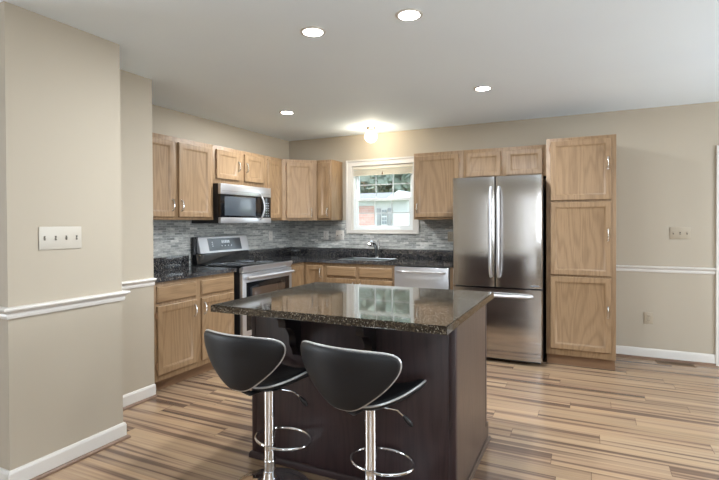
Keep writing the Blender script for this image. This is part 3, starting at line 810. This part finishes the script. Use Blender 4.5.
for i in range(3):
    x0 = IX0+.03+i*.375; Fi = Fr((0, IY1, 0), (-1, 0, 0), (0, 1, 0))
    obj('door', Fi.panel(bmesh.new(), -x0-.36, -x0, .13, .86, DOOR, .0006), M_DARKZ, t)
o = obj('island_countertop', slab(bmesh.new(), [(1.885, -3.530), (3.131, -3.530), (3.131, -2.530+.06), (1.885, -2.530+.06)], .879, .915), M_ISL)
TX = [(1.885, -3.530), (3.131, -3.530), (3.131, -2.530), (1.885, -2.530)]
tag(o, 'polished brown-black granite slab on top of the dark island, overhanging the bar stools', 'countertop')

# ------------------------------------------------------------------ bar stools
def catmull(pts, n=6):
    out = []; N = len(pts)
    for i in range(N):
        p0, p1, p2, p3 = [Vector(pts[(i+j-1) % N]) for j in range(4)]
        for q in range(n):
            u = q/n
            out.append(.5*((2*p1)+(-p0+p2)*u+(2*p0-5*p1+4*p2-p3)*u*u+(-p0+3*p1-3*p2+p3)*u**3))
    return out
def shell(outline, centre, surf, th):
    """padded shell: closed outline (2D) mapped onto a curved surface, thicker in the middle"""
    bm = bmesh.new(); n = len(outline); c = Vector(centre)
    def P(q, w):
        e = .002; p = Vector(surf(q.x, q.y)); a = Vector(surf(q.x+e, q.y))-p; b = Vector(surf(q.x, q.y+e))-p
        return p + a.cross(b).normalized()*w
    rs = [.0, .25, .5, .7, .85, .94, .98, 1.0]; sides = []
    for sgn in (1, -1):
        rings = []
        for r in rs:
            w = sgn*(th*(max(0, 1-r**5))**.5*.8 + th*.2*(1 if r < 1 else .6))
            if r == 0: rings.append([bm.verts.new(P(c, w))])
            else: rings.append([bm.verts.new(P(c.lerp(q, r), w)) for q in outline])
        for A, B in zip(rings, rings[1:]):
            for j in range(n):
                q = list(dict.fromkeys([A[j % len(A)], A[(j+1) % n % len(A)], B[(j+1) % n], B[j]])); bm.faces.new(q)
        sides.append(rings[-1])
    for j in range(n): bm.faces.new((sides[0][j], sides[0][(j+1) % n], sides[1][(j+1) % n], sides[1][j]))
    rim = [P(q, 0) for q in outline]
    return bm, rim
def make_stool():
    t = thing('bar_stool', '', 'stool', (0, 0, 0), 0, 'bar stools at the island')
    # base and column
    obj('base', lathe(bmesh.new(), [(0, 0), (.200, 0), (.202, .006), (.195, .012), (.12, .020), (.06, .030), (.042, .045), (.036, .070), (.032, .10), (0, .10)], 0, 0, 56), M_CHROME, t)
    obj('lower_tube', lathe(bmesh.new(), [(0, .1001), (.0285, .1001), (.0285, .150), (0, .150)], 0, 0, 24), M_CHROME, t)
    obj('column', lathe(bmesh.new(), [(0, .1505), (.030, .1505), (.0265, .158), (.0265, .512), (.0, .512)], 0, 0, 32), M_CHROME, t)
    # footrest
    bm = bmesh.new()
    pts = [(.155*math.sin(2*PI*i/48), .108-.118*math.cos(2*PI*i/48), .218) for i in range(48)]
    tube(bm, pts, .0085, 10, True)
    lathe(bm, [(.0262, .205), (.029, .207), (.029, .229), (.0262, .231)], 0, 0, 24)
    obj('footrest', bm, M_CHROME, t)
    # seat
    half = [(0, -.130), (.070, -.120), (.135, -.070), (.195, .03), (.212, .13), (.185, .178), (.10, .195), (0, .20)]
    out = catmull(half + [(-a, b) for a, b in half[-2:0:-1]], 5)
    seat_z = .550
    surf = lambda s, f: (s*(1-.9*s*s), f, seat_z + 1.4*s*s*(1+.5*f) + .55*max(0, f-.05)**2*0 + .25*min(0, f)**2)
    bm, rim = shell(out, (0, .03), surf, .026)
    s_ = obj('seat', bm, M_LEATHER, t)
    obj('piping', tube(bmesh.new(), rim, .0050, 8, True), M_PIPING, s_)
    obj('mounting_plate', lathe(bmesh.new(), [(0, .5125), (.03, .5125), (.075, .518), (.08, .524), (0, .524)], 0, 0, 24), M_BLACK, t)
    # backrest
    half = [(0, 0), (.06, .010), (.135, .060), (.203, .120), (.247, .180), (.250, .228), (.205, .252), (.10, .259), (0, .260)]
    out = catmull(half + [(-a, b) for a, b in half[-2:0:-1]], 5)
    surf = lambda s, q: (s*(1-.6*s*s), -.222 - .22*q + .2*q*q + 1.2*s*s, .570+q)
    bm, rim = shell(out, (0, .16), surf, .022)
    b_ = obj('backrest', bm, M_LEATHER, t)
    obj('piping', tube(bmesh.new(), rim, .0050, 8, True), M_PIPING, b_)
    obj('back_bracket', tube(bmesh.new(), [(0, -.06, .522), (0, -.14, .526), (0, -.185, .555), (0, -.205, .62)], .012, 10), M_BLACK, t)
    # height lever
    lv = obj('lever', tube(bmesh.new(), [(.05, .03, .503), (.10, .065, .490), (.125, .085, .460)], .0045, 8), M_CHROME, t)
    obj('lever_paddle', tube(bmesh.new(), [(.122, .083, .464), (.135, .092, .445), (.150, .103, .422), (.155, .107, .414)], lambda q: .006+.007*math.sin(PI*min(1, q*1.05)), 10), M_BLACK, lv)
    return t
st = make_stool()
STOOLS = [((2.207, -3.468, 0), math.radians(-4), 'black leatherette bar stool with chrome column, nearer the range end of the island'),
          ((2.762, -3.468, 0), math.radians(-6), 'black leatherette bar stool with chrome column, nearer the island\'s open side panel')]
for i, (loc, rz, lab) in enumerate(STOOLS):
    if i == 0: st.location = loc; st.rotation_euler = (0, 0, rz); st['label'] = lab
    else: dup(st, loc, rz, lab)

# ------------------------------------------------------------------ ceiling lights
CANS = [(2.208, -3.032, 'round recessed ceiling light above the island, the one towards the partition'),
        (2.784, -3.001, 'round recessed ceiling light above the island, the one towards the pantry side'),
        (2.859, -1.412, 'round recessed ceiling light in front of the refrigerator'),
        (.932, -1.42, 'round recessed ceiling light in front of the microwave')]
for i, (x, y, lab) in enumerate(CANS):
    t = thing('recessed_light', lab, 'ceiling light', (x, y, H), 0, 'recessed ceiling lights')
    obj('trim_ring', lathe(bmesh.new(), [(.056, H-.0005), (.074, H-.0005), (.072, H-.004), (.062, H-.006), (.056, H-.005)], x, y, 32), M_TRIM, t)
    obj('lens', lathe(bmesh.new(), [(0, H-.006), (.056, H-.006), (.056, H-.001), (0, H-.001)], x, y, 32), M_LAMP, t)
    ld = bpy.data.lights.new('recessed_bulb', 'AREA'); ld.shape = 'DISK'; ld.size = .11; ld.energy = 20; ld.color = (.89, .95, 1)
    lo = bpy.data.objects.new('recessed_bulb', ld); COL.objects.link(lo); lo.parent = t; lo.location = (0, 0, -.02)
t = thing('globe_light', 'small glowing glass globe ceiling light in front of the kitchen window', 'ceiling light', (1.372, -.36, H))
obj('canopy', lathe(bmesh.new(), [(0, H-.0005), (.060, H-.0005), (.058, H-.012), (.042, H-.026), (.042, H-.045), (0, H-.045)], 1.372, -.36, 28), M_NICKEL, t)
prof = [(.04, H-.042)]+[(.073*math.sin(a), H-.105+.073*math.cos(a)) for a in [i*PI/18 for i in range(4, 18)]]+[(0, H-.178)]
obj('globe', lathe(bmesh.new(), prof, 1.372, -.36, 28), M_GLOBE, t)
ld = bpy.data.lights.new('globe_bulb', 'POINT'); ld.energy = 15; ld.color = (1, .90, .72); ld.shadow_soft_size = .035
lo = bpy.data.objects.new('globe_bulb', ld); COL.objects.link(lo); lo.parent = t; lo.location = (0, 0, -.105)

# ------------------------------------------------------------------ switches and outlets
def plate(F, u, z, w, hgt, lab, cat, name, kind, gangs, w0=.0, mat=None):
    mat = mat or M_PLATE
    loc = F.p(u, w0, z); t = thing(name, lab, cat, loc)
    bm = bmesh.new(); F.box(bm, u-w/2, u+w/2, w0+.0005, w0+.006, z-hgt/2, z+hgt/2, .002)
    obj('plate', bm, mat, t)
    for g in range(gangs):
        c = u-w/2+w*(g+.5)/gangs
        if kind == 'switch':
            bm = bmesh.new(); F.box(bm, c-.005, c+.005, w0+.006, w0+.0065, z-.012, z+.012); obj('slot', bm, M_SLOT, t)
            bm = bmesh.new(); up = 1 if (g % 2 == 0) else -1
            F.box(bm, c-.0035, c+.0035, w0+.006, w0+.017, z-.003+up*.004, z+.005+up*.004, .001); obj('toggle', bm, mat, t)
        else:
            for s_ in (-1, 1):
                bm = bmesh.new(); F.box(bm, c-.015, c+.015, w0+.006, w0+.0075, z+s_*.021-.013, z+s_*.021+.013, .003)
                f = obj('receptacle', bm, mat, t)
                bm = bmesh.new()
                for q in (-.006, .006): F.box(bm, c+q-.0012, c+q+.0012, w0+.0074, w0+.008, z+s_*.021-.002, z+s_*.021+.007)
                F.box(bm, c-.002, c+.002, w0+.0074, w0+.008, z+s_*.021-.009, z+s_*.021-.005)
                obj('slots', bm, M_SLOT, f)
    return t
FW = Fr((0, 0, 0), (1, 0, 0), (0, -1, 0)); FWL = Fr((0, 0, 0), (0, 1, 0), (1, 0, 0)); FPT = Fr((A1, 0, 0), (0, 1, 0), (1, 0, 0))
plate(FPT, -3.766, 1.260, .235, .122, 'wide four-gang light switch plate on the beige partition wall', 'light switch', 'light_switch', 'switch', 4)
plate(FW, 4.430, 1.226, .165, .115, 'three-gang switch plate on the beige wall to the right of the pantry', 'light switch', 'light_switch', 'switch', 3, 0, M_PLATED)
plate(FW, 4.174, .396, .075, .115, 'wall outlet low on the beige wall under the chair rail', 'outlet', 'wall_outlet', 'outlet', 1, 0, M_PLATED)
plate(FWL, -.445, 1.175, .075, .118, 'outlet on the slate tile just past the range', 'outlet', 'wall_outlet', 'outlet', 1, .010, M_TRIM)
plate(FW, .572, 1.178, .072, .115, 'single outlet on the slate tile under the angled corner cabinet', 'outlet', 'wall_outlet', 'outlet', 1, .010, M_TRIM)
plate(FW, .775, 1.182, .118, .118, 'two-gang switch plate on slate tile against the window casing', 'light switch', 'light_switch', 'switch', 2, .010, M_TRIM)
plate(FW, 2.218, 1.175, .075, .115, 'beige outlet on the slate tile next to the refrigerator', 'outlet', 'wall_outlet', 'outlet', 1, .010, M_PLATED)

# floor register
t = thing('floor_register', 'brown metal heating register set in the floor by the baseboard', 'vent', (4.385, -.105, 0))
bm = bmesh.new()
bx(bm, 4.235, 4.535, -.155, -.143, .0003, .006); bx(bm, 4.235, 4.535, -.067, -.055, .0003, .006); bx(bm, 4.235, 4.247, -.143, -.067, .0003, .006); bx(bm, 4.523, 4.535, -.143, -.067, .0003, .006)
obj('frame', bm, M_VENT, t)
bm = bmesh.new()
for i in range(18): bx(bm, 4.250+i*.0153, 4.256+i*.0153, -.143, -.067, .001, .005)
bx(bm, 4.247, 4.523, -.109, -.101, .001, .005)
obj('grille', bm, M_VENT, t)
obj('duct_shadow', box(4.247, 4.523, -.143, -.067, .0003, .0008), M_BLACK, t).name = 'duct_shade_sheet'  # black sheet standing in for the shade inside the duct
